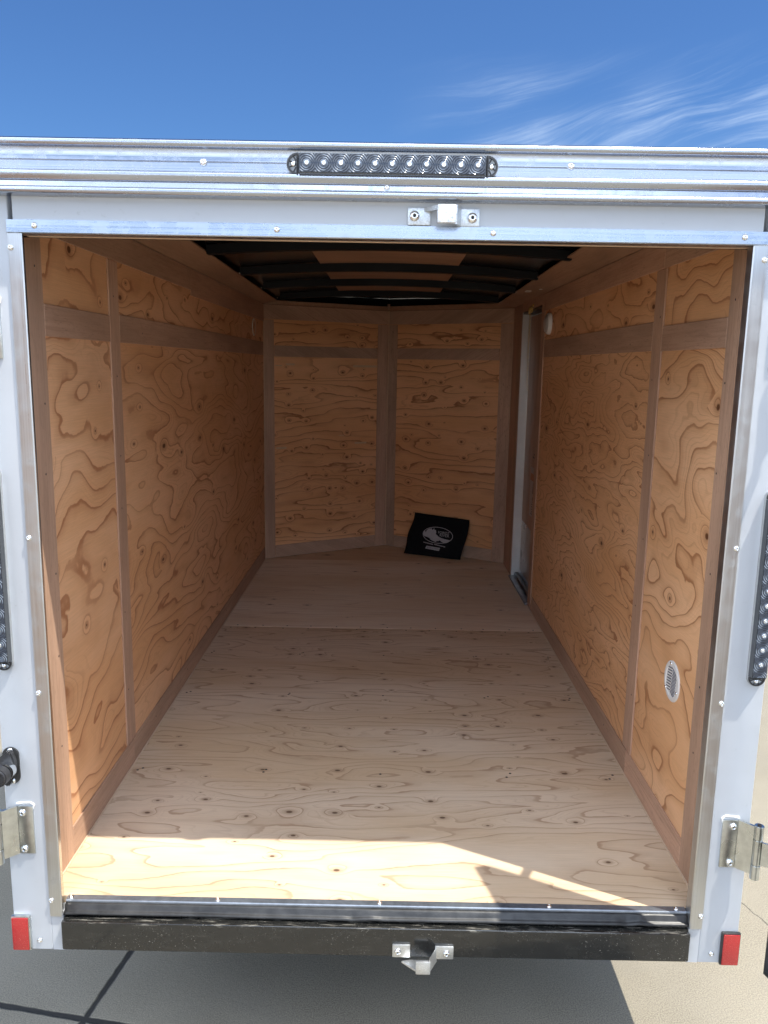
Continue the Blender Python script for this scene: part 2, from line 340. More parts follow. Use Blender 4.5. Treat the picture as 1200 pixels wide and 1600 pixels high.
# ------------------------------------------------------------ object helpers
def wm(o):
    m = o.matrix_basis.copy()
    return wm(o.parent) @ o.matrix_parent_inverse @ m if o.parent else m
def adopt(o, parent):
    if parent is not None:
        o.parent = parent; o.matrix_parent_inverse = wm(parent).inverted()
def link(name, bm, mat, parent=None, smooth=False, loc=None):
    me = bpy.data.meshes.new(name); bmesh.ops.recalc_face_normals(bm, faces=bm.faces[:]); bm.to_mesh(me); bm.free()
    for mm in (mat if isinstance(mat, (list, tuple)) else [mat]): me.materials.append(mm)
    if smooth:
        for p in me.polygons: p.use_smooth = True
        if smooth != 'all': me.set_sharp_from_angle(angle=math.radians(35))
    o = bpy.data.objects.new(name, me); C.objects.link(o)
    if loc: o.location = loc
    adopt(o, parent)
    return o
def add_box(bm, x0, x1, y0, y1, z0, z1, bev=0., seg=1):
    r = bmesh.ops.create_cube(bm, size=1)
    for v in r['verts']:
        v.co = Vector((x0+(v.co.x+.5)*(x1-x0), y0+(v.co.y+.5)*(y1-y0), z0+(v.co.z+.5)*(z1-z0)))
    if bev:
        es = list({e for v in r['verts'] for e in v.link_edges})
        bmesh.ops.bevel(bm, geom=es, offset=bev, segments=seg, affect='EDGES', profile=.6)
def box(name, b, mat, parent=None, bev=0., seg=1):
    bm = bmesh.new(); add_box(bm, *b, bev=bev, seg=seg)
    return link(name, bm, mat, parent, smooth=bool(bev and seg > 1))
def add_prism(bm, pts, axis, a, b):
    """polygon pts (two coords in axis order) extruded along axis from a to b"""
    def mk(p, t):
        c = list(p); c.insert(AX[axis], t); return bm.verts.new(c)
    A = [mk(p, a) for p in pts]; B = [mk(p, b) for p in pts]; n = len(pts)
    bm.faces.new(A); bm.faces.new(B[::-1])
    for i in range(n): bm.faces.new((A[i], A[(i+1) % n], B[(i+1) % n], B[i]))
def prism(name, pts, axis, a, b, mat, parent=None, smooth=False, bev=0.):
    bm = bmesh.new(); add_prism(bm, pts, axis, a, b)
    if bev: bmesh.ops.bevel(bm, geom=bm.edges[:], offset=bev, segments=2, affect='EDGES')
    return link(name, bm, mat, parent, smooth)
def add_cyl(bm, p0, p1, r0, r1=None, seg=20, caps=True):
    p0, p1 = Vector(p0), Vector(p1); r1 = r0 if r1 is None else r1; d = (p1-p0)
    m = Matrix.Translation((p0+p1)/2) @ d.to_track_quat('Z', 'Y').to_matrix().to_4x4()
    bmesh.ops.create_cone(bm, cap_ends=caps, segments=seg, radius1=r0, radius2=r1, depth=d.length, matrix=m)
def add_lathe(bm, prof, c, axis, seg=24):
    """prof: (radius, height along axis)"""
    ax = Vector(axis).normalized(); q = ax.to_track_quat('Z', 'Y'); rings = []
    for r, h in prof:
        if r < 1e-6: rings.append([bm.verts.new(Vector(c)+ax*h)])
        else: rings.append([bm.verts.new(Vector(c)+q @ Vector((r*math.cos(2*math.pi*i/seg), r*math.sin(2*math.pi*i/seg), h))) for i in range(seg)])
    for a, b in zip(rings, rings[1:]):
        for i in range(seg):
            j = (i+1) % seg
            if len(a) == 1 and len(b) == 1: continue
            if len(a) == 1: bm.faces.new((a[0], b[i], b[j]))
            elif len(b) == 1: bm.faces.new((a[i], a[j], b[0]))
            else: bm.faces.new((a[i], a[j], b[j], b[i]))
def arc(cx, cz, r, a0, a1, n):
    return [(cx+r*math.cos(math.radians(a0+(a1-a0)*i/n)), cz+r*math.sin(math.radians(a0+(a1-a0)*i/n))) for i in range(n+1)]
def tag(o, label=None, cat=None, group=None, kind=None):
    for k, v in (('label', label), ('category', cat), ('group', group), ('kind', kind)):
        if v: o[k] = v
    return o

# ------------------------------------------------------------ ground
GZ = -.495
bm = bmesh.new()
ys = [-400, -60, -8, 0, 8, 60, 900]; xs = [-500, -60, -8, 0, 8, 60, 500]
g = [[bm.verts.new((x, y, GZ)) for x in xs] for y in ys]
for i in range(6):
    for j in range(6): bm.faces.new((g[i][j], g[i][j+1], g[i+1][j+1], g[i+1][j]))
tag(link('ground', bm, M['ground']), kind='structure')

# ------------------------------------------------------------ trailer
T = bpy.data.objects.new('cargo_trailer', None); C.objects.link(T); T.location = (0, 1.8, GZ)
tag(T, 'white enclosed cargo trailer seen through its open rear, lined with plywood', 'trailer')
WL, WR, LV, LVR, AP, HC = -.797, .791, 3.515, 3.50, 4.0, 1.646
t_ = .005                                                        # strip thickness

# rivet and bolt prototypes, copied below
def rivet_mesh():
    bm = bmesh.new()
    add_lathe(bm, [(.0066, 0), (.0063, .0012), (.0050, .0030), (.0030, .0040), (.0021, .0041), (.0019, .0028), (0, .0026)], (0, 0, 0), (0, -1, 0), 18)
    return bm
RV = {}
def rivet(x, y, z, parent, name='rivet', rot=0., sc=1., axis='y'):
    if 'r' not in RV:
        o = link(name, rivet_mesh(), M['chrome'], None, 'all'); RV['r'] = o
    else:
        o = RV['r'].copy(); o.parent = None; o.name = name; C.objects.link(o)
    o.matrix_basis = Matrix.Identity(4)
    o.location = (x, y, z); o.scale = (sc, sc, sc)
    if axis == 'z': o.rotation_euler = (-math.pi/2, 0, 0)
    adopt(o, parent)
    return o
def bolt(x, y, z, parent, r=.0105):
    bm = bmesh.new()
    add_lathe(bm, [(r, 0), (r*.97, .0015), (r*.82, .0038), (r*.55, .0055), (r*.34, .0060), (r*.32, .0035), (0, .0033)], (x, y, z), (0, -1, 0), 24)
    o = link('bolt', bm, M['chrome'], parent, 'all')
    bm = bmesh.new(); add_lathe(bm, [(r*.31, .0036), (0, .0038)], (x, y, z), (0, -1, 0), 6)
    add_lathe(bm, [(r*.10, .0036), (r*.10, .0056), (0, .0058)], (x, y, z), (0, -1, 0), 8)
    me = o.data; bm2 = bmesh.new(); bm2.from_mesh(me); nf = len(bm2.faces)
    tmp = bpy.data.meshes.new('t'); bm.to_mesh(tmp); bm.free(); bm2.from_mesh(tmp)
    bm2.faces.ensure_lookup_table()
    for f in bm2.faces[nf:]: f.material_index = 1
    bm2.to_mesh(me); bm2.free(); bpy.data.meshes.remove(tmp); me.materials.append(M['socket'])
    return o

# ---- floor: subframe, near sheet, far sheet, nose piece
fl = prism('floor', [(-.84, .04), (.84, .04), (.84, 3.52), (0, 4.04), (-.84, 3.52)], 'z', -.06, -.021, M['bow'], T)
bm = bmesh.new(); add_box(bm, WL+.001, WR-.001, .036, 2.093, -.02, 0, .0012); link('floor_panel', bm, M['floor_a'], fl)
bm = bmesh.new(); add_box(bm, WL+.001, WR-.001, 2.098, 3.500, -.02, -.0006, .0012); link('floor_panel', bm, M['floor_b'], fl)
bm = bmesh.new(); add_prism(bm, [(WL+.002, 3.503), (WR-.002, 3.503), (WR-.01, 3.508), (0, AP-.003), (WL+.01, 3.517)], 'z', -.02, -.0012); link('floor_panel', bm, M['floor_c'], fl)
def screw_dots(pts, parent, nx, ny, nz):
    first = None
    for p in pts:
        if first is None:
            bm = bmesh.new(); add_lathe(bm, [(.0042, 0), (.0036, .0006), (.0018, .0007), (0, .0001)], (0, 0, 0), (nx, ny, nz), 10)
            o = link('screw', bm, M['screwdk'], None, 'all'); first = o
        else:
            o = first.copy(); o.parent = None; C.objects.link(o)
        o.matrix_basis = Matrix.Identity(4); o.location = p; adopt(o, parent)
pts = []
for yy in (.655, 1.27, 1.72):
    for xx in (-.765, -.368, .009, .409, .735):
        pts.append((xx+random.uniform(-.006, .006), yy+random.uniform(-.006, .006), .0001))
        if xx not in (.009,): pts.append((xx+random.uniform(.006, .014), yy+.012+random.uniform(-.004, .01), .0001))
for k in range(13):
    pts.append((-.74+k*.122+random.uniform(-.01, .01), 2.075, .0001))
    pts.append((-.72+k*.122+random.uniform(-.01, .01), 2.115, -.0004))
screw_dots(pts, fl, 0, 0, 1)

# ---- side walls
def wall_side(sgn, X, pieces, yend):
    """sgn -1 left, +1 right. outer skin, plywood sheets, battens (each a sub-part)"""
    o = box('side_wall', (min(sgn*.835, sgn*.865), max(sgn*.835, sgn*.865), .052, yend+.0, -.12, 1.66), M['white'], T)
    for (y0, y1, z0, z1, mk) in pieces:
        a, b = sorted((X, X+sgn*.009)); bm = bmesh.new(); add_box(bm, a, b, y0, y1, z0, z1, .0008)
        link('wall_panel', bm, M[mk], o)
    return o
def strip(o, sgn, X, y0, y1, z0, z1, mk, name='trim_strip'):
    a, b = sorted((X, X-sgn*t_)); bm = bmesh.new(); add_box(bm, a, b, y0, y1, z0, z1, .001)
    return link(name, bm, M[mk], o)
Lw = wall_side(-1, WL, [(.040, .684, 0, 1.366, 'wl1'), (.6865, 3.513, 0, 1.366, 'wl2'), (.040, .684, 1.3685, 1.645, 'wl3'), (.6865, 3.513, 1.3685, 1.645, 'wl4')], 3.515)
strip(Lw, -1, WL, .040, .196, 0, 1.645, 'lu_z0')
strip(Lw, -1, WL, .645, .725, .0835, 1.560, 'lu_z1')
strip(Lw, -1, WL, .198, .705, .0, .0805, 'lu_y0')
strip(Lw, -1, WL, .707, 3.49, .0, .0805, 'lu_y2')
strip(Lw, -1, WL, .198, .643, 1.330, 1.404, 'lu_y1')
strip(Lw, -1, WL, .727, 3.49, 1.330, 1.412, 'lu_y0')
strip(Lw, -1, WL, .198, 1.62, 1.562, 1.645, 'lu_y2')
strip(Lw, -1, WL, 1.622, 3.513, 1.5405, 1.645, 'lu_y1')
D0, D1, DZ0, DZ1 = 2.545, 3.165, .030, 1.580                      # side door opening
Rw = wall_side(1, WR, [(.040, .686, 0, 1.366, 'wr1'), (.6885, D0-.002, 0, 1.366, 'wr2'), (.040, .686, 1.3685, 1.645, 'wr3'), (.6885, D0-.002, 1.3685, 1.645, 'wr4')], D0)
Rw.name = 'side_wall'
strip(Rw, 1, WR, .040, .192, 0, 1.645, 'lu_z2')
strip(Rw, 1, WR, .646, .729, .0835, 1.560, 'lu_z0')
strip(Rw, 1, WR, .194, .690, .0, .0805, 'lu_y1')
strip(Rw, 1, WR, .692, D0-.12, .0, .0805, 'lu_y2')
strip(Rw, 1, WR, .194, .644, 1.330, 1.400, 'lu_y0')
strip(Rw, 1, WR, .731, D0-.10, 1.332, 1.416, 'lu_y2')
strip(Rw, 1, WR, .194, .668, 1.562, 1.645, 'lu_y2')
strip(Rw, 1, WR, .670, D0-.09, 1.562, 1.645, 'lu_y1')
strip(Rw, 1, WR, D0-.085, D0, 0, 1.645, 'lu_z1')
# front part of right wall beyond the door, and above and below the door
Rf = box('side_wall', (.835, .865, D1, LVR, -.12, 1.66), M['white'], T)
box('wall_panel', (WR, WR+.012, D1, LVR, 0, 1.645), M['lu_z0'], Rf, .001)
strip(Rf, 1, WR, D1+.012, D1+.085, 0, 1.555, 'lu_z2')
strip(Rf, 1, WR, D1+.092, LVR-.012, 0, 1.555, 'lu_z1')
box('door_header', (WR-t_, .865, D0+.001, D1-.001, DZ1+.018, 1.66), M['lu_y1'], T, .001)
box('door_base', (.835, .865, D0+.001, D1-.001, -.12, .0), M['white'], T)
strip(Rf, 1, WR, D1+.002, LVR-.012, 1.558, 1.645, 'lu_y0')

br = []
for z in (.30, .52, .80, 1.02, 1.22, 1.47):
    br += [(Lw, (WL+t_+.0002, .685+random.uniform(-.02, .02), z+random.uniform(-.05, .05)), 1), (Lw, (WL+t_+.0002, .165+random.uniform(-.01, .015), z+random.uniform(-.05, .05)), 1),
           (Rw, (WR-t_-.0002, .688+random.uniform(-.02, .02), z+random.uniform(-.05, .05)), -1), (Rw, (WR-t_-.0002, .165+random.uniform(-.01, .015), z+random.uniform(-.05, .05)), -1)]
for y in (.95, 1.4, 1.85, 2.2):
    br += [(Lw, (WL+t_+.0002, y, 1.37+random.uniform(-.015, .015)), 1), (Rw, (WR-t_-.0002, y, 1.37+random.uniform(-.015, .015)), -1),
           (Lw, (WL+t_+.0002, y, .045), 1), (Rw, (WR-t_-.0002, y, .045), -1)]
for par, q, d in br:
    bm = bmesh.new(); add_lathe(bm, [(.0030, 0), (.0024, .0004), (0, .0002)], q, (d, 0, 0), 8); link('nail', bm, M['screwdk'], par, 'all')
# ---- side door with its jambs
sd = box('side_door', (.850, .866, D0-.03, D1+.03, -.01, 1.62), M['white'], T)
box('door_lining', (.8355, .8495, D0+.012, D1-.012, .36, DZ1-.008), M['doorluan'], sd, .0015)
box('kick_plate', (.8365, .8495, D0+.012, D1-.012, DZ0+.02, .358), M['kick'], sd, .001)
jm = box('door_jamb', (WR-.004, .849, D1-.012, D1, DZ0-.028, DZ1+.016), M['alu_j'], T, .001)
box('jamb_step', (.831, .849, D1-.018, D1-.0125, DZ0-.026, DZ1+.012), M['alu_j'], jm, .001)
box('door_jamb', (WR-.002, .849, D0, D0+.010, DZ0-.028, DZ1+.016), M['alu_j'], T, .001)
box('door_jamb', (WR-.002, .849, D0+.011, D1-.023, DZ1+.003, DZ1+.016), M['blackpl'], T, .001)
sl = box('door_sill', (WR-.020, .849, D0-.004, D1-.013, .0005, .012), M['alu_s'], T, .0015)
box('sill_seal', (WR+.014, WR+.040, D0+.011, D1-.023, .0122, .034), M['rubber'], sl, .006, 3)
for yy, zz in ((D1-.05, .345), (D1-.20, .352), (D1-.36, .345), (D1-.5, .35), (D0+.03, .86), (D0+.03, 1.2)):
    bm = bmesh.new(); add_lathe(bm, [(.006, 0), (.005, .002), (.002, .0035), (0, .0036)], (.8352, yy, zz), (-1, 0, 0), 14)
    link('screw', bm, M['chrome'], sd, 'all')
wl_ = box('warning_label', (.8338, .8354, 2.72, 2.90, .44, .72), M['label'], sd)
box('warning_band', (.8330, .8337, 2.725, 2.895, .645, .685), M['orange'], wl_)
bm = bmesh.new(); add_prism(bm, [(2.79, .575), (2.82, .575), (2.812, .635), (2.798, .635)], 'x', .8330, .8337)
add_cyl(bm, (.8330, 2.805, .645-.1), (.8337, 2.805, .645-.1), .012, seg=12)
link('warning_symbol', bm, M['ink'], wl_)
bm = bmesh.new()
for k in range(6): add_box(bm, .8331, .8337, 2.74, 2.74+.13*random.uniform(.6, 1), .455+k*.014, .459+k*.014)
link('small_print', bm, M['ink'], wl_)
bm = bmesh.new()
for k in range(3): add_box(bm, .8331, .8354, 2.70, 2.86-.03*k, .775+k*.018, .783+k*.018)
link('pen_marks', bm, M['ink'], sd)

# ---- V-nose walls, drawn in a local (s along wall, n towards inside, z) frame
def nose(p0, p1, mkp, s_list, side):
    p0, p1 = Vector((*p0, 0)), Vector((*p1, 0)); L = (p1-p0).length; e = (p1-p0).normalized()
    n = Vector((e.y, -e.x, 0))                                   # points towards the rear
    if n.y > 0: n = -n
    def nb(name, s0, s1, n0, n1, z0, z1, mat, parent, bev=.0008):
        bm = bmesh.new(); add_box(bm, s0, s1, n0, n1, z0, z1, bev)
        for v in bm.verts: v.co = p0+e*v.co.x+n*v.co.y+Vector((0, 0, v.co.z))
        return link(name, bm, mat, parent)
    o = nb('nose_wall', -.06, L-.01 if side < 0 else L+.06, -.06, -.035, -.12, 1.665, M['white'], T)
    nb('wall_panel', 0, L, -.009, 0, 0, 1.358, M[mkp], o); nb('wall_panel', 0, L, -.009, 0, 1.3605, 1.645, M[mkp], o)
    for (a, b, z0, z1, mk) in s_list: nb('trim_strip', a*L, b*L, 0, t_, z0, z1, M[mk], o, .001)
    return o, nb, L
NL, nbL, LL = nose((WL, LV), (0, AP), 'vl', [(.006, .078, 0, 1.552, 'lu_nz0'), (.905, .993, 0, 1.552, 'lu_nz1'), (.081, .902, 0, .080, 'lu_nx0'),
    (.081, .902, 1.322, 1.392, 'lu_nx2'), (.006, .993, 1.555, 1.645, 'lu_nx1')], -1)
NR, nbR, LR = nose((0, AP), (WR, LVR), 'vr', [(.007, .078, 0, 1.552, 'lu_nz2'), (.905, .994, 0, 1.552, 'lu_nz1'), (.081, .902, 0, .080, 'lu_nx2'),
    (.081, .902, 1.322, 1.395, 'lu_nx1'), (.007, .994, 1.555, 1.645, 'lu_nx0')], 1)
for p0, p1 in (((WL, LV), (0, AP)), ((0, AP), (WR, LVR))):
    bm = bmesh.new(); a_, b_ = Vector(p0), Vector(p1); e_ = (b_-a_).normalized(); a_ = a_-e_*.03; b_ = b_+e_*.03; n_ = Vector((-e_.y, e_.x)); P = []
    if n_.y < 0: n_ = -n_
    for i in range(13):
        q = a_.lerp(b_, i/12); top = 1.728-.034*(q.x/.68)**2-.001
        P.append([bm.verts.new((c.x, c.y, z)) for c, z in ((q+n_*.012, 1.646), (q+n_*.03, 1.646), (q+n_*.03, top), (q+n_*.012, top))])
    for u_, v_ in zip(P, P[1:]):
        for i in range(4): bm.faces.new((u_[i], v_[i], v_[(i+1) % 4], u_[(i+1) % 4]))
    bm.faces.new(P[0]); bm.faces.new(P[-1][::-1])
    link('nose_liner', bm, M['bow'], T)
# pale patches set in the veneer
for nb, W_, o, lst in ((nbL, LL, NL, [(.17, .235, 1.268, 1.280), (.70, .90, 1.262, 1.276), (.085, .14, 1.262, 1.268), (.09, .17, .725, .738), (.72, .82, .740, .752), (.585, .63, .800, .804)]),):
    for a, b, z0, z1 in lst: nb('veneer_patch', a*W_, b*W_, 0, .0007, z0, z1, M['sliver'], o, .0002)
# light seam lines at the inner corners of the nose
M['seam'] = plain('corner_bead', (.60, .43, .28), .5)
for x, y in ((0, AP-.006), (WL+.004, LV-.004), (WR-.004, LVR-.004)):
    bm = bmesh.new(); add_cyl(bm, (x, y, 0), (x, y, 1.645), .0026, seg=8); link('corner_bead', bm, M['seam'], T)
M['gap'] = plain('floor_edge_wood', (.62, .47, .33), .6)
for sgn, X in ((-1, WL), (1, WR)):
    a, b = sorted((X-sgn*t_, X-sgn*(t_+.004)))
    box('floor_edge', (a, b, .056, 2.5 if sgn > 0 else 3.46, 0, .003), M['gap'], fl)

# ---- cove boards between wall tops and roof
def cove(name, a, b, c, d, mat, th=.006):
    bm = bmesh.new(); vs = [Vector(q) for q in (a, b, c, d)]
    n = (vs[1]-vs[0]).cross(vs[3]-vs[0]).normalized(); n = n if n.z > 0 else -n
    A = [bm.verts.new(v) for v in vs]; B = [bm.verts.new(v+n*th) for v in vs]
    bm.faces.new(A); bm.faces.new(B[::-1])
    for i in range(4): bm.faces.new((A[i], A[(i+1) % 4], B[(i+1) % 4], B[i]))
    return link(name, bm, mat, T)
RZ = 1.670
cove('cove_board', (WL+.001, .056, HC+.001), (WL+.001, LV, HC+.001), (-.714, 3.545, RZ), (-.632, .056, RZ), M['cove'])
cove('cove_board', (WR-.001, .056, HC+.001), (WR-.001, LVR, HC+.001), (.684, 3.50, RZ), (.620, .056, RZ), M['cove'])
cove('cove_board', (WL+.003, LV+.002, HC+.001), (0, AP, HC+.001), (-.002, 3.955, RZ), (-.712, 3.547, RZ), M['cove_n'])
cove('cove_board', (0, AP, HC+.001), (WR-.003, LVR+.002, HC+.001), (.682, 3.502, RZ), (.002, 3.955, RZ), M['cove_n'])
box('cove_seam', (-.012, .006, 3.948, 3.954, 1.652, 1.690), M['cove_n'], T)

# ---- roof: arched sheet, bows, wood backers, side rails
def zr(x, y=1.): return 1.728-.034*(x/.68)**2-.022*max(0, 1-(y-.04)/.10)
def zb(x): return 1.688-.024*(x/.64)**2
bm = bmesh.new(); N = 24
def roof_poly(x):      # far end of the roof at this x
    return min(3.60+(.865-abs(x))*.62, 4.10)
for i in range(N):
    x0, x1 = -.865+1.73*i/N, -.865+1.73*(i+1)/N
    ny = 26
    for j in range(ny):
        q = []
        for (x, t) in ((x0, j/ny), (x1, j/ny), (x1, (j+1)/ny), (x0, (j+1)/ny)):
            y = .04+(roof_poly(x)-.04)*t; q.append((x, y, zr(x, y)-.0012*math.sin(y*17+x*9)))
        bm.faces.new([bm.verts.new(p) for p in q])
bmesh.ops.remove_doubles(bm, verts=bm.verts[:], dist=1e-5)
r_ = bmesh.ops.extrude_face_region(bm, geom=bm.faces[:])
for v in [g_ for g_ in r_['geom'] if isinstance(g_, bmesh.types.BMVert)]: v.co.z += .006
rf = link('roof', bm, M['roofblk'], T, 'all')
for yb in (.62, 1.31, 1.985, 2.64, 3.30):
    bm = bmesh.new(); n = 20
    xe = .66 if yb < 3.2 else .66
    P = []
    for i in range(n+1):
        x = -xe+2*xe*i/n
        P.append([bm.verts.new(q) for q in ((x, yb, zr(x)-.003), (x, yb+.004, zb(x)), (x, yb+.045, zb(x)), (x, yb+.048, zr(x)-.003))])
    for a, b in zip(P, P[1:]):
        for i in range(4): bm.faces.new((a[i], b[i], b[(i+1) % 4], a[(i+1) % 4]))
    bm.faces.new(P[0]); bm.faces.new(P[-1][::-1])
    link('roof_bow', bm, M['bow'], T, True)
for y0, y1 in ((.67, 1.307), (1.36, 1.982), (2.036, 2.637), (2.692, 3.297)):
    bm = bmesh.new(); n = 10; P = []
    for i in range(n+1):
        x = -.305+.61*i/n; z = zr(x)-.006
        P.append([bm.verts.new(q) for q in ((x, y0, z), (x, y1, z), (x, y1, z+.003), (x, y0, z+.003))])
    for a, b in zip(P, P[1:]):
        for i in range(4): bm.faces.new((a[i], b[i], b[(i+1) % 4], a[(i+1) % 4]))
    bm.faces.new(P[0]); bm.faces.new(P[-1][::-1])
    link('roof_backer', bm, M['backer'], T, True)
for sg in (-1, 1):
    a, b = sorted((sg*.80, sg*.868)); box('side_rail', (a, b, .045, 3.60, 1.661, 1.700), M['alu_h'], T, .003, 2)
for sg in (-1, 1):
    for yy in (1.33, 2.0, 2.66, 3.31):
        x = sg*(.648+.031*(yy/3.5))+(-.002 if sg > 0 else 0); rivet(x, yy, 1.6695, T, 'staple', sc=.6)

# ---- rear frame: posts, header, roof rail, trims
for sg in (-1, 1):
    a, b = sorted((sg*.7735, sg*.865))
    post = box('corner_post', (a, b, .0, .050, -.121, 1.606), M['white'], T, .004, 3)
    a, b = sorted((sg*(.752 if sg > 0 else .758), sg*.7730)); box('door_frame_tube', (a, b, .006, .034, -.02, 1.55), M['rubber'], T)
    # upright trim: front face and inner return in one folded profile
    e = sg
    pr = [(e*.7745, -.0005), (e*.7745, -.0045), (e*.7475, -.0050), (e*.7450, -.0030), (e*.7450, .024), (e*.7475, .024), (e*.7475, -.0005)] if sg > 0 else [(e*.7745, -.0005), (e*.7745, -.0045), (e*.7475, -.0050), (e*.7452, -.0035), (e*.7475, -.0005)]
    zb0 = -.028
    tr = prism('door_trim', pr, 'z', zb0, 1.5555, M['alu_v'], T)
    rivs = [(.0, .014), (0, .535), (0, .893), (0, 1.501)] if sg < 0 else [(0, .006), (0, .541), (0, .898), (0, 1.501)]
    for _, z in rivs: rivet(sg*.7695, -.0048, z, tr)
    if sg < 0:                                           # slightly flared bright return of the left trim
        bm = bmesh.new(); P = []
        for i in range(61):
            z = -.02+1.545*i/60; a = math.radians(13+9*min(1, z/1.15)+.5*math.sin(z*23)); w = .031
            x0_, y0_ = -.7450, -.0030
            P.append([bm.verts.new(q) for q in ((x0_, y0_, z), (x0_-w*math.sin(a), y0_+w*math.cos(a), z), (x0_-w*math.sin(a)-.002, y0_+w*math.cos(a), z), (x0_-.002, y0_+.001, z))])
        for u_, v_ in zip(P, P[1:]):
            for i in range(4): bm.faces.new((u_[i], v_[i], v_[(i+1) % 4], u_[(i+1) % 4]))
        bm.faces.new(P[0]); bm.faces.new(P[-1][::-1])
        link('trim_return', bm, M['polish'], tr, True)
    # overlapping seam beside header
    a, b = sorted((sg*.7625, sg*.7640)); box('seam_shadow', (a, b, -.0022, .0005, 1.5565, 1.602), M['blackpl'], T)
    if sg > 0: box('jamb_face', (min(sg*.748, sg*.7515), max(sg*.748, sg*.7515), .0250, .0305, -.0, 1.5285), M['alu_v'], T)
hd = box('rear_header', (-.7630, .7630, -.0020, .045, 1.5320, 1.606), M['white'], T)
pr = [(-.0005-.002, 1.5555), (-.0065, 1.5555), (-.0072, 1.5310), (-.005, 1.5290), (.030, 1.5290), (.030, 1.5310), (-.0025, 1.5315)]
th = prism('header_trim', pr, 'x', -.7745, .7745, M['alu_h'], T)
for x in (-.7175, -.224, .215, .7245): rivet(x, -.0070, 1.5445, th)
box('header_edge', (-.75, .75, .0305, .044, 1.5285, 1.5318), M['gap'], T)
box('header_liner', (-.79, .79, .0455, .055, 1.5290, 1.700), M['bow'], T)
# mud and paint specks on header are in its material; roof rail profile (y, z)
prof = [(0.0, 1.7080), (-.024, 1.7080)] + arc(-.028, 1.7000, .0080, 90, 262, 9) + [(-.0265, 1.6905), (-.0255, 1.6880), (-.0262, 1.668), (-.0275, 1.6665), (-.0262, 1.665), (-.0255, 1.6500)] \
    + arc(-.030, 1.6400, .0078, 100, 200, 6) + [(-.0365, 1.634)] + arc(-.029, 1.6330, .0060, 190, 262, 4) + [(-.0285, 1.6262), (-.0295, 1.6170)] + arc(-.0300, 1.6090, .0072, 95, 262, 8) + [(-.002, 1.6010), (0.0, 1.6065)]
rr = prism('roof_rail', prof, 'x', -.872, .872, M['alu'], T, smooth=True)
for x, z, s_ in ((-.366, 1.666, 1.15), (.361, 1.670, 1.15), (-.002, 1.6235, .95)): rivet(x, -.0265 if z > 1.65 else -.0288, z, rr, sc=s_)
# lower post rivets, reflectors
for sg in (-1, 1):
    rivet(sg*.805-.0, -.0003, -.096, T)
    cx = sg*.8455; z0, z1 = ((-.117, -.027) if sg < 0 else (-.120, -.034))
    ref = box('reflector', (cx-.0225, cx+.0225, -.009, -.0005, z0, z1), M['rubber'] if sg > 0 else M['zinc'], T, .003, 2)
    box('reflector_lens', (cx-.0195, cx+.0195, -.0125, -.0092, z0+.003, z1-.003), M['red'], ref, .0015, 2)

# ---- bumper and sill
bp_ = box('rear_bumper', (-.7440, .7440, -.020, .034, -.1050, -.0310), M['steel'], T, .004, 3)
sillp = prism('sill_plate', [(.0360, .0018), (.0185, .0018), (.0165, -.0002), (.0160, -.0045), (.0175, -.0045), (.0180, -.0010), (.0360, -.0005)], 'x', -.7443, .7443, M['alu_s'], T)
for x in (-.735, -.381, .009, .417, .722): rivet(x, .0265, .0019, sillp, axis='z', sc=.95)
box('sill_channel', (-.7445, .7440, .0190, .034, -.0305, -.0010), M['rubber'], T)
bm = bmesh.new(); n = 150; P = []
def kink(x):
    k = 0
    for c, w, a in ((-.70, .02, .0020), (-.055, .010, -.0024), (-.01, .02, .0030), (.30, .08, .0012), (.60, .012, -.0024), (.63, .012, .0024)): k += a*math.exp(-((x-c)/w)**2)
    return k + .0006*math.sin(x*9)
for i in range(n+1):
    x = -.744+1.488*i/n; k = kink(x); yo = -.0005-.0015*math.sin(x*5+1)-k*.5
    P.append([bm.verts.new(q) for q in ((x, .0188, -.0030), (x, .0150, -.0036), (x, yo+.0085, -.0060+k*.4), (x, yo+.0075, -.0165+k), (x, yo+.002, -.0190+k), (x, yo-.0025, -.0205+k), (x, yo-.0030, -.0250+k), (x, yo+.001, -.0272+k), (x, .0188, -.0280))])
for a, b in zip(P, P[1:]):
    for i in range(9): bm.faces.new((a[i], b[i], b[(i+1) % 9], a[(i+1) % 9]))
bm.faces.new(P[0]); bm.faces.new(P[-1][::-1])
link('sill_seal', bm, M['greyseal'], T, 'all')
for sg in (-1, 1):
    a, b = sorted((sg*.7460, sg*.7735)); box('post_foot', (a, b, .0005, .050, -.1205, -.0200), M['white'], T)

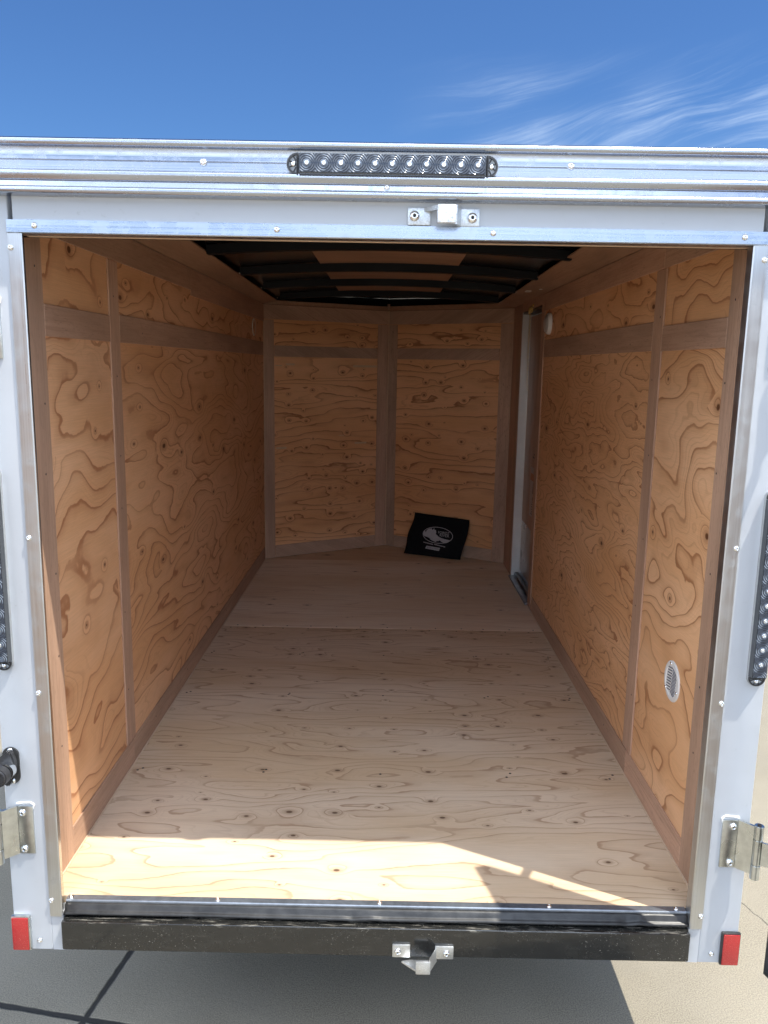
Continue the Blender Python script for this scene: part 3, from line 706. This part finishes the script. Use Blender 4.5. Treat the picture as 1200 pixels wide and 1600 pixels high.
# ---- bar keepers for the cam locks
def keeper_top():
    yb = -.0025
    o = box('lock_keeper', (.041, .087, yb-.006, yb-.0002, 1.5565, 1.5910), M['galv'], T, .002, 2)
    o2 = box('keeper_tab', (.142, .186, yb-.006, yb-.0002, 1.5555, 1.5905), M['galv'], o, .002, 2)
    box('keeper_block', (.099, .138, yb-.036, yb-.026, 1.5570, 1.5935), M['cast'], o, .004, 3)
    prism('keeper_web', [(.072, yb-.004), (.087, yb-.0005), (.100, yb-.028), (.100, yb-.033)], 'z', 1.583, 1.5915, M['galv'], o)
    prism('keeper_web', [(.134, yb-.034), (.139, yb-.031), (.149, yb-.0065), (.1425, yb-.0060)], 'z', 1.5560, 1.5930, M['galv'], o)
    bolt(.0545, yb-.006, 1.5745, o); bolt(.1715, yb-.006, 1.5725, o)
keeper_top()
def keeper_low():
    yb = -.0202
    o = box('lock_keeper', (.041, .083, yb-.006, yb-.0002, -.1020, -.0690), M['galv'], T, .002, 2)
    box('keeper_tab', (.142, .168+.018, yb-.006, yb-.0002, -.1050, -.0715), M['galv'], o, .002, 2)
    box('keeper_block', (.0955, .130, yb-.040, yb-.034, -.1190, -.0850), M['galv'], o, .0022, 2)
    # right web, bent plate
    prism('keeper_web', [(.1265, yb-.0395), (.1305, yb-.0335), (.1475, yb-.0010), (.1430, yb-.0060)], 'z', -.1150, -.0760, M['galv'], o, bev=.0006)
    # floor of the cup running back to the left tab
    prism('keeper_shelf', [(.063, yb-.0060), (.083, yb-.0010), (.1440, yb-.0010), (.1290, yb-.0345), (.0960, yb-.0345)], 'z', -.1165, -.1110, M['galv'], o, bev=.0006)
    bolt(.0535, yb-.006, -.0865, o, .0085); bolt(.1690, yb-.006, -.0890, o, .0085)
keeper_low()

# ---- tail lamps: body, lens, diodes, spoked end caps
def lamp(axis, c, other, yf, length, width, mk, name_side):
    """bar lamp on the rear face; axis along its length"""
    def P(a, b, y): return (c+a, y, other+b) if axis == 'x' else (other+b, y, c+a)
    r = width/2; hl = length/2-r
    out = [(hl+r*math.cos(t), r*math.sin(t)) for t in [math.radians(-90+180*i/14) for i in range(15)]] + [(-hl-r*math.cos(t), -r*math.sin(t)) for t in [math.radians(-90+180*i/14) for i in range(15)]]
    def slab(pts, y0, y1, k=1.0, y2=None):
        bm = bmesh.new(); A = [bm.verts.new(P(a, b, y0)) for a, b in pts]; B = [bm.verts.new(P(a*(1-(1-k)*.1), b*k, y1)) for a, b in pts]
        bm.faces.new(A); bm.faces.new(B[::-1]); n = len(pts)
        for i in range(n): bm.faces.new((A[i], A[(i+1) % n], B[(i+1) % n], B[i]))
        return bm
    o = link('bar_lamp', slab(out, yf, yf-.007), M['clearpl'], T, True)
    h2 = hl-.004; w2 = r*.94
    bm = bmesh.new(); a0 = [(-h2, -w2), (h2, -w2), (h2, w2), (-h2, w2)]
    A = [bm.verts.new(P(a, b, yf-.0072)) for a, b in a0]; B = [bm.verts.new(P(a, b*.86, yf-.020)) for a, b in a0]
    bm.faces.new(A); bm.faces.new(B[::-1])
    for i in range(4): bm.faces.new((A[i], A[(i+1) % 4], B[(i+1) % 4], B[i]))
    link('lamp_housing', bm, M['smoke'], o)
    bm = bmesh.new(); w3 = w2*.80; h3 = h2-.002
    A = [bm.verts.new(P(a*h3, b*w3, yf-.0203)) for a, b in ((-1, -1), (1, -1), (1, 1), (-1, 1))]
    B = [bm.verts.new(P(a*h3, b*w3, yf-.0222)) for a, b in ((-1, -1), (1, -1), (1, 1), (-1, 1))]
    bm.faces.new(A); bm.faces.new(B[::-1])
    for i in range(4): bm.faces.new((A[i], A[(i+1) % 4], B[(i+1) % 4], B[i]))
    link('lens', bm, M[mk], o)
    first = None
    for k in range(-5, 6):
        if first is None:
            bm = bmesh.new(); add_lathe(bm, [(.0048, 0), (.0046, .0010), (.0034, .0018), (.0030, .0012), (.0016, .0010), (.0012, .0022), (0, .0026)], (0, 0, 0), (0, -1, 0), 16)
            d = link('diode', bm, M['chrome'], None, 'all'); first = d
        else:
            d = first.copy(); d.parent = None; C.objects.link(d)
        d.matrix_basis = Matrix.Identity(4); d.location = P(k*.0335, 0, yf-.0222); adopt(d, o)
    for sg in (-1, 1):                                           # spoked end caps
        bm = bmesh.new(); cx = sg*hl; ro, ri = r*.93, r*.76; n = 20
        for i in range(n):
            t0, t1 = [math.radians(-90+180*j/n) for j in (i, i+1)]
            q = [(cx+sg*rr_*math.cos(t), rr_*math.sin(t)) for rr_, t in ((ro, t0), (ro, t1), (ri, t1), (ri, t0))]
            A = [bm.verts.new(P(a, b, yf-.0072)) for a, b in q]; B = [bm.verts.new(P(a, b, yf-.0105)) for a, b in q]
            bm.faces.new(A); bm.faces.new(B[::-1])
            for j in range(4): bm.faces.new((A[j], A[(j+1) % 4], B[(j+1) % 4], B[j]))
        for t in (-62, -20, 20, 62):
            t = math.radians(t); dx, dz = math.cos(t), math.sin(t)
            p0 = P(cx+sg*dx*r*.30, dz*r*.30, yf-.0085); p1 = P(cx+sg*dx*r*.80, dz*r*.80, yf-.0085); add_cyl(bm, p0, p1, .0011, seg=6)
        add_cyl(bm, P(cx, -r*.92, yf-.0100), P(cx, r*.92, yf-.0100), .0022, seg=8)
        link('end_cap', bm, M['blackpl'], o)
        pos = P(cx+sg*.008, 0, yf-.0072); rivet(*pos, o, 'screw', sc=.85)
    return o
lamp('x', .008, 1.664, -.0262, .418, .0440, 'lens_t', 't')
box('lamp_pad', (-.19, .205, -.0262, -.0200, 1.646, 1.682), M['clearpl'], T)
lamp('z', .808, .8405, -.0003, .446, .0400, 'lens_r', 'r')
lamp('z', .820, -.8415, -.0003, .462, .0400, 'lens_l', 'l')

# ---- rear doors: right one swung open, left one mirrored
def rear_door(sg):
    hx, hy = sg*.862, -.130; e = Vector((sg*.253, -.967, 0)).normalized(); n = Vector((sg*.967, .253, 0)).normalized()
    def db(name, s0, s1, n0, n1, z0, z1, mat, parent, bev=.0):
        bm = bmesh.new(); add_box(bm, s0, s1, n0, n1, z0, z1, bev)
        for v in bm.verts: v.co = Vector((hx, hy, 0))+e*v.co.x+n*v.co.y+Vector((0, 0, v.co.z))
        return link(name, bm, mat, parent)
    o = db('rear_door', .004, .765, .012, .036, -.030, 1.535, M['white'], T)
    db('door_lining', .030, .740, .005, .0118, .0, 1.505, M['doorluan'], o)
    for z0, z1 in ((-.040, -.0303), (1.5353, 1.545)): db('door_edge_trim', .0, .77, .003, .040, z0, z1, M['rubber'] if z0 < 0 else M['alu_h'], o)
    db('door_edge_trim', .0, .0038, .003, .040, -.030, 1.535, M['rubber'], o); db('door_edge_trim', .7655, .770, .003, .040, -.030, 1.535, M['alu_v'], o)
    return o, e, n, Vector((hx, hy, 0))
for sg in (-1, 1):
    dr, e, n, h0 = rear_door(sg)
    for zc in (.1935, 1.335):
        hz = .0580
        # plate on the post
        a, b = sorted((sg*.800, sg*.836))
        hg = box('hinge', (a, b, -.0042, -.0004, zc-hz, zc+hz+.004), M['zinc'], T, .0018, 2)
        prism('hinge_bend', [(sg*.8362, -.0004), (sg*.8362, -.0042), (sg*.852, -.0190), (sg*.862, -.0280), (sg*.866, -.0240), (sg*.853, -.0110)], 'z', zc-hz, zc+hz+.004, M['zinc'], hg)
        px, py = sg*.872, -.030
        for z0, z1, r in ((zc-hz-.010, zc-.032, .0105), (zc-.0312, zc+.0312, .0100), (zc+.032, zc+hz+.008, .0105)):
            bm = bmesh.new(); add_cyl(bm, (px, py, z0), (px, py, z1), r, seg=24); bmesh.ops.bevel(bm, geom=[ed for ed in bm.edges if len(ed.link_faces) == 2 and any(len(f.verts) > 5 for f in ed.link_faces)], offset=.0012, segments=2, affect='EDGES')
            link('hinge_knuckle', bm, M['zinc'], hg, True)
        bm = bmesh.new(); add_cyl(bm, (px, py, zc-hz-.012), (px, py, zc+hz+.010), .0048, seg=12); link('hinge_pin', bm, M['screwdk'], hg, True)
        # curved strap to the door
        d0 = h0+n*.041; P = []; bm = bmesh.new()
        pth = [Vector((px+sg*.006, py-.009, 0)), Vector((sg*.905, -.052, 0)), Vector((sg*.925, -.085, 0)), d0+e*.010, d0+e*.16]
        for i, p in enumerate(pth):
            tt = (pth[min(i+1, 4)]-pth[max(i-1, 0)]).normalized(); nn = Vector((-tt.y, tt.x, 0))
            hh = (.029, .027, .025, .025, .018)[i]
            P.append([bm.verts.new(p+nn*s*.0022+Vector((0, 0, zc+w*hh))) for s, w in ((-1, -1), (1, -1), (1, 1), (-1, 1))])
        for a_, b_ in zip(P, P[1:]):
            for i in range(4): bm.faces.new((a_[i], b_[i], b_[(i+1) % 4], a_[(i+1) % 4]))
        bm.faces.new(P[0]); bm.faces.new(P[-1][::-1])
        bmesh.ops.subdivide_edges(bm, edges=[], cuts=1)
        link('hinge_strap', bm, M['zinc'], hg, True)
        bx = sg*.8245
        bolt(bx, -.0042, zc+.050-.004, hg, .0088); bolt(bx, -.0042, zc-.046, hg, .0088)
        # caulk squeezed round the plate
        bm = bmesh.new()
        pts = [(sg*.801, zc+.055), (sg*.798, zc+.065), (sg*.806, zc+.071), (sg*.822, zc+.070), (sg*.838, zc+.068)]
        for q0, q1 in zip(pts, pts[1:]): add_cyl(bm, (q0[0], -.0008, q0[1]), (q1[0], -.0008, q1[1]), .0024, seg=8)
        link('caulk', bm, M['whitepl'], hg, True)

# ---- black door holdback catch on the left post
bm = bmesh.new()
pts = []
cz, cx = .357, -.8430
for i in range(28):
    t = 2*math.pi*i/28; pts.append((cx+.019*math.cos(t), cz+(.026 if math.sin(t) > 0 else -.026)+.019*math.sin(t)))
add_prism(bm, pts, 'y', -.0048, -.0004)
hb = link('door_holdback', bm, M['rubber'], T)
prism('holdback_body', [(-.826, .372), (-.834, .396), (-.8425, .401), (-.868, .378), (-.873, .330), (-.845, .312), (-.829, .340)], 'y', -.022, -.0050, M['blackpl'], hb, bev=.003)
bm = bmesh.new(); add_cyl(bm, (-.843, -.022, .356), (-.842, -.040, .358), .0200, seg=28); link('holdback_collar', bm, M['chrome'], hb, True)
bm = bmesh.new(); add_cyl(bm, (-.846, -.0405, .357), (-.848, -.066, .357), .0225, .0215, seg=30)
bmesh.ops.bevel(bm, geom=[ed for ed in bm.edges if any(len(f.verts) > 5 for f in ed.link_faces)], offset=.004, segments=3, affect='EDGES')
link('holdback_knob', bm, M['blackpl'], hb, True)
rivet(cx, -.0048, cz+.037, hb, 'screw', sc=1.1); rivet(cx+.002, -.0048, cz-.037, hb, 'screw', sc=1.1)

# ---- wall fittings: low louvred vent, dome lamp, far vent ring
def vent(X, sg, y, z, r, tilt, label):
    bm = bmesh.new(); ax = (-sg, 0, 0)
    add_lathe(bm, [(r, 0), (r, .002), (r*.95, .0042), (r*.78, .0046), (r*.75, .0030), (0, .0030)], (X, y, z), ax, 40)
    o = link('wall_vent', bm, M['whitepl'], T, True)
    bm = bmesh.new(); c, s_ = math.cos(tilt), math.sin(tilt); q = r/.055
    for row in (-1, 1):
        for k in range(-5, 6):
            cy_, cz_ = row*.0165*q, k*.0080*q
            if math.hypot(cy_, cz_) > r*.70: continue
            L2, h2 = .0145*q, .0015*q; P4 = []
            for a, b in ((-L2, -h2), (L2, -h2), (L2, h2), (-L2, h2)):
                a2 = cy_+a; b2 = cz_+b+a*.55*row*-1*.6
                P4.append((y+a2*c-b2*s_, z+a2*s_+b2*c))
            xx = sorted((X-sg*.0031, X-sg*.0040)); add_prism(bm, P4, 'x', xx[0], xx[1])
    link('vent_slots', bm, M['slot'], o)
    for a in (80, 200, 320):
        a = math.radians(a); bm = bmesh.new()
        add_lathe(bm, [(.0042, 0), (.0036, .002), (0, .0026)], (X-sg*.0044, y+r*.86*math.cos(a), z+r*.86*math.sin(a)), ax, 12)
        link('screw', bm, M['chrome'], o, 'all')
    return o
vent(WR, 1, .355, .449, .0560, .15, '')
bm = bmesh.new(); add_lathe(bm, [(.052, 0), (.052, .010), (.049, .016), (.045, .018)], (WR, 2.335, 1.492), (-1, 0, 0), 36); dl = link('dome_light', bm, M['whitepl'], T, True)
bm = bmesh.new(); add_lathe(bm, [(.0455, .017), (.040, .024), (.025, .029), (0, .031)], (WR, 2.335, 1.492), (-1, 0, 0), 36); link('light_cover', bm, M['dome'], dl, 'all')
bm = bmesh.new(); add_lathe(bm, [(.050, 0), (.050, .003), (.047, .005), (.043, .003), (0, .002)], (WL, 3.155, 1.487), (1, 0, 0), 36)
ven2 = link('wall_vent', bm, M['caulk'], T, True)
bm = bmesh.new(); add_lathe(bm, [(.042, .0032), (0, .0036)], (WL, 3.155, 1.487), (1, 0, 0), 30); link('vent_face', bm, M['wl4'], ven2)

# ---- chain, foam and caulk over the side door
bm = bmesh.new()
for ln in (0, 1):
    for k in range(26 if ln else 19):
        f_ = k/26; x = WR-.010-.006*math.sin(f_*3)+ln*.004; y = 2.86+ln*.035-.06*f_*(1-ln*.4); z = 1.56-.016*k
        R_ = Matrix.Rotation(math.pi/2*(k % 2)+.4, 4, 'Z')
        m = Matrix.Translation((x, y, z)) @ R_ @ Matrix.Scale(1.0, 4)
        pr_ = []; n = 10
        for i in range(n):
            t = 2*math.pi*i/n; c_ = Vector((.0042*math.cos(t), 0, .0092*math.sin(t))); d_ = Vector((-.0042*math.sin(t), 0, .0092*math.cos(t))).normalized(); o_ = d_.cross(Vector((0, 1, 0)))
            pr_.append([bm.verts.new(m @ (c_+(o_*math.cos(a)+Vector((0, 1, 0))*math.sin(a))*.0013)) for a in (0, 2.09, 4.19)])
        for i in range(n):
            for j in range(3): bm.faces.new((pr_[i][j], pr_[(i+1) % n][j], pr_[(i+1) % n][(j+1) % 3], pr_[i][(j+1) % 3]))
link('door_chain', bm, M['brass'], T, 'all')
def blob(name, c, r, mat, sc=(1, 1, 1), seed=1, sub=3):
    bm = bmesh.new(); bmesh.ops.create_icosphere(bm, subdivisions=sub, radius=r); rnd = random.Random(seed)
    ph = [rnd.uniform(0, 6) for _ in range(6)]
    for v in bm.verts:
        d = v.co.normalized(); k = 1+.22*math.sin(d.x*5+ph[0])*math.sin(d.y*6+ph[1])+.16*math.sin(d.z*11+ph[2])*math.sin(d.x*13+ph[3])
        v.co = Vector((v.co.x*k*sc[0], v.co.y*k*sc[1], v.co.z*k*sc[2]))+Vector(c)
    return link(name, bm, mat, T, 'all')
blob('foam_blob', (WR-.008, 2.86, 1.593), .020, M['foam'], (.7, 1.3, .8), 3)
blob('foam_blob', (WR-.006, 2.80, 1.612), .008, M['foam'], (.7, 1.6, .8), 4)
blob('foam_blob', (WR-.006, 2.92, 1.578), .009, M['foam'], (.6, 1.2, 1), 5)
blob('caulk_smear', (.716, 2.55, 1.6640), .018, M['caulk'], (1.1, 2.6, .22), 6)
blob('caulk_smear', (.742, 2.36, 1.6560), .008, M['caulk'], (1.0, 2.6, .25), 8)

# ---- draft of running gear: axle, wheels, fenders, tongue
bm = bmesh.new(); add_cyl(bm, (-.95, 1.9, -.20), (.95, 1.9, -.20), .035, seg=16); link('axle', bm, M['bow'], T, True)
for sg in (-1, 1):
    bm = bmesh.new(); add_lathe(bm, [(.19, -.085), (.29, -.085), (.312, -.06), (.318, 0), (.312, .06), (.29, .085), (.19, .085), (.185, 0), (.19, -.085)], (sg*.985, 1.9, GZ+.319), (sg, 0, 0), 40)
    ty = link('wheel', bm, M['tyre'], T, True)
    bm = bmesh.new(); add_lathe(bm, [(.188, .075), (.170, .05), (.12, .04), (.06, .06), (0, .062)], (sg*.985, 1.9, GZ+.319), (sg, 0, 0), 40); link('rim', bm, M['rim'], ty, True)
    bm = bmesh.new(); P = []
    for t in (-70, -70, -45, -20, 20, 45, 70, 70):
        a = math.radians(t); P.append((1.9+.38*math.sin(a), GZ+.319+.36*math.cos(a)))
    P = [(1.9+.39*math.sin(math.radians(t)), GZ+.30+.38*math.cos(math.radians(t))) for t in range(-75, 76, 15)]
    P2 = [(1.9+.385*math.sin(math.radians(t)), GZ+.30+.375*math.cos(math.radians(t))) for t in range(75, -76, -15)]
    a, b = sorted((sg*.866, sg*1.085)); add_prism(bm, P+P2, 'x', a, b); link('fender', bm, M['alu_h'], T, True)
for sg in (-1, 1):
    a, b = sorted((sg*.70, sg*.75)); box('frame_rail', (a, b, .035, 3.5, -.119, -.0605), M['bow'], T)
for yy in (.5, 1.0, 1.5, 2.4, 2.9, 3.4): box('cross_member', (-.699, .699, yy, yy+.04, -.105, -.0605), M['bow'], T)
box('tongue', (-.04, .04, 3.6, 5.2, -.19, -.121), M['bow'], T)

# ------------------------------------------------------------ pouch leaning on the nose wall
pc = [Vector(q) for q in ((.205, 3.846, .268), (.566, 3.618, .263), (.127, 3.720, .004), (.512, 3.547, .004))]   # TL TR BL BR
pn = (pc[3]-pc[2]).cross(pc[0]-pc[2]).normalized(); pn = pn if pn.y < 0 else -pn
def pp(s, t, off=0.):
    q = (pc[0]*(1-s)+pc[1]*s)*(1-t)+(pc[2]*(1-s)+pc[3]*s)*t
    w = .004*math.sin(s*7+t*3)*math.sin(t*4)*(1-(2*s-1)**6)
    return q+pn*(off+w+.010*math.sin(math.pi*t)*math.sin(math.pi*s)*.6)
bm = bmesh.new(); NS, NTT = 26, 20
grid = {}
for side, off in ((0, .0), (1, -.012)):
    for i in range(NS+1):
        for j in range(NTT+1):
            s, t = i/NS, j/NTT
            edge = min(1, min(s, 1-s, t, 1-t)*14)
            wob = .008*math.sin(t*5.0)*(s > .5)*(s-.5)*2 + .006*math.sin(t*9)*(s < .2)*(.2-s)*5
            grid[side, i, j] = bm.verts.new(pp(s, t, off*edge if side else .0)+(pc[1]-pc[0]).normalized()*wob)
for side in (0, 1):
    for i in range(NS):
        for j in range(NTT): bm.faces.new((grid[side, i, j], grid[side, i+1, j], grid[side, i+1, j+1], grid[side, i, j+1]))
bmesh.ops.remove_doubles(bm, verts=bm.verts[:], dist=1e-5)
pouch = link('document_pouch', bm, M['fabric'], None, 'all')
tag(pouch, 'black fabric pouch with grey printed oval logo leaning against the front plywood wall', 'pouch')
def z2st(X, Y):                                                  # artwork coordinates to the pouch face
    px, py = 640+X/13.333-648, 800+Y/13.333-800
    det = 88.5*65+12*15.5
    return (px*65+15.5*py)/det, (88.5*py-12*px)/det
def art_poly(bm, pts, off=.0012):
    f = [bm.verts.new(pp(*z2st(*p), off)) for p in pts]
    fc = bm.faces.new(f); bmesh.ops.triangulate(bm, faces=[fc])
def art_strip(bm, pts, w, close=False, off=.0014):
    n = len(pts); L = []
    for i in range(n):
        a = Vector(pts[(i-1) % n] if close or i else pts[0]); b = Vector(pts[(i+1) % n] if close or i < n-1 else pts[-1])
        d = (b-a).normalized(); nn = Vector((-d.y, d.x)); p = Vector(pts[i])
        L.append((bm.verts.new(pp(*z2st(*(p+nn*w)), off)), bm.verts.new(pp(*z2st(*(p-nn*w)), off))))
    for i in range(n if close else n-1):
        a, b = L[i], L[(i+1) % n]; bm.faces.new((a[0], b[0], b[1], a[1]))
bm = bmesh.new()
ell = []
for i in range(56):
    t = 2*math.pi*i/56; a, b = 312*math.cos(t), 172*math.sin(t); c, s_ = math.cos(.13), math.sin(.13)
    ell.append((620+a*c-b*s_, 495+a*s_+b*c))
art_strip(bm, ell, 6, True)
art_poly(bm, [(318, 420), (350, 395), (372, 440), (375, 400), (410, 365), (440, 350), (480, 350), (492, 335), (500, 375), (515, 380), (540, 340), (552, 385), (578, 375), (585, 430), (576, 470), (600, 490), (640, 530),
              (690, 555), (760, 580), (880, 610), (850, 640), (800, 665), (760, 668), (700, 640), (655, 605), (625, 625), (605, 615), (575, 640), (530, 622), (470, 590), (450, 560), (400, 530), (340, 512), (315, 480)])
r_ = random.Random(4)
for (x0, x1, y0, y1) in ((322, 530, 630, 684), (548, 775, 680, 740)):
    x = x0
    while x < x1-8:
        f_ = (x-x0)/(x1-x0); yy = y0+(y1-y0)*f_; w = r_.uniform(10, 15)
        art_poly(bm, [(x, yy), (x+w, yy+3), (x+w-2, yy+24+r_.uniform(-3, 1)), (x-2, yy+22)]); x += w+r_.uniform(3, 5)
bl = [(385, 718), (668, 770), (640, 832), (358, 775)]
art_poly(bm, bl)
link('printed_logo', bm, M['print'], pouch)
bm = bmesh.new(); x = 398
while x < 640:
    f_ = (x-385)/283; y0 = 728+52*f_; art_strip(bm, [(x, y0+6), (x+r_.uniform(4, 14), y0+20), (x-6+r_.uniform(-4, 6), y0+38)], 3.2, off=.0022)
    x += 24
link('printed_letters', bm, M['fabric'], pouch)
def text_on_pouch(txt, X, Y, size, xscale, skew):
    cu = bpy.data.curves.new('t', 'FONT'); cu.body = txt; cu.size = size; to = bpy.data.objects.new('t', cu); C.objects.link(to)
    me = bpy.data.meshes.new_from_object(to.evaluated_get(bpy.context.evaluated_depsgraph_get())); bm = bmesh.new(); bm.from_mesh(me)
    for v in bm.verts:
        x, y = v.co.x*xscale, v.co.y
        v.co = pp(*z2st(X+x, Y-y+x*skew), .0015)
    bpy.data.objects.remove(to); bpy.data.curves.remove(cu); bpy.data.meshes.remove(me)
    return link('logo_lettering', bm, M['print'], pouch)
text_on_pouch('FOREST', 622, 455, 78, .92, .13)
text_on_pouch('RIVER', 655, 520, 84, .95, .13)
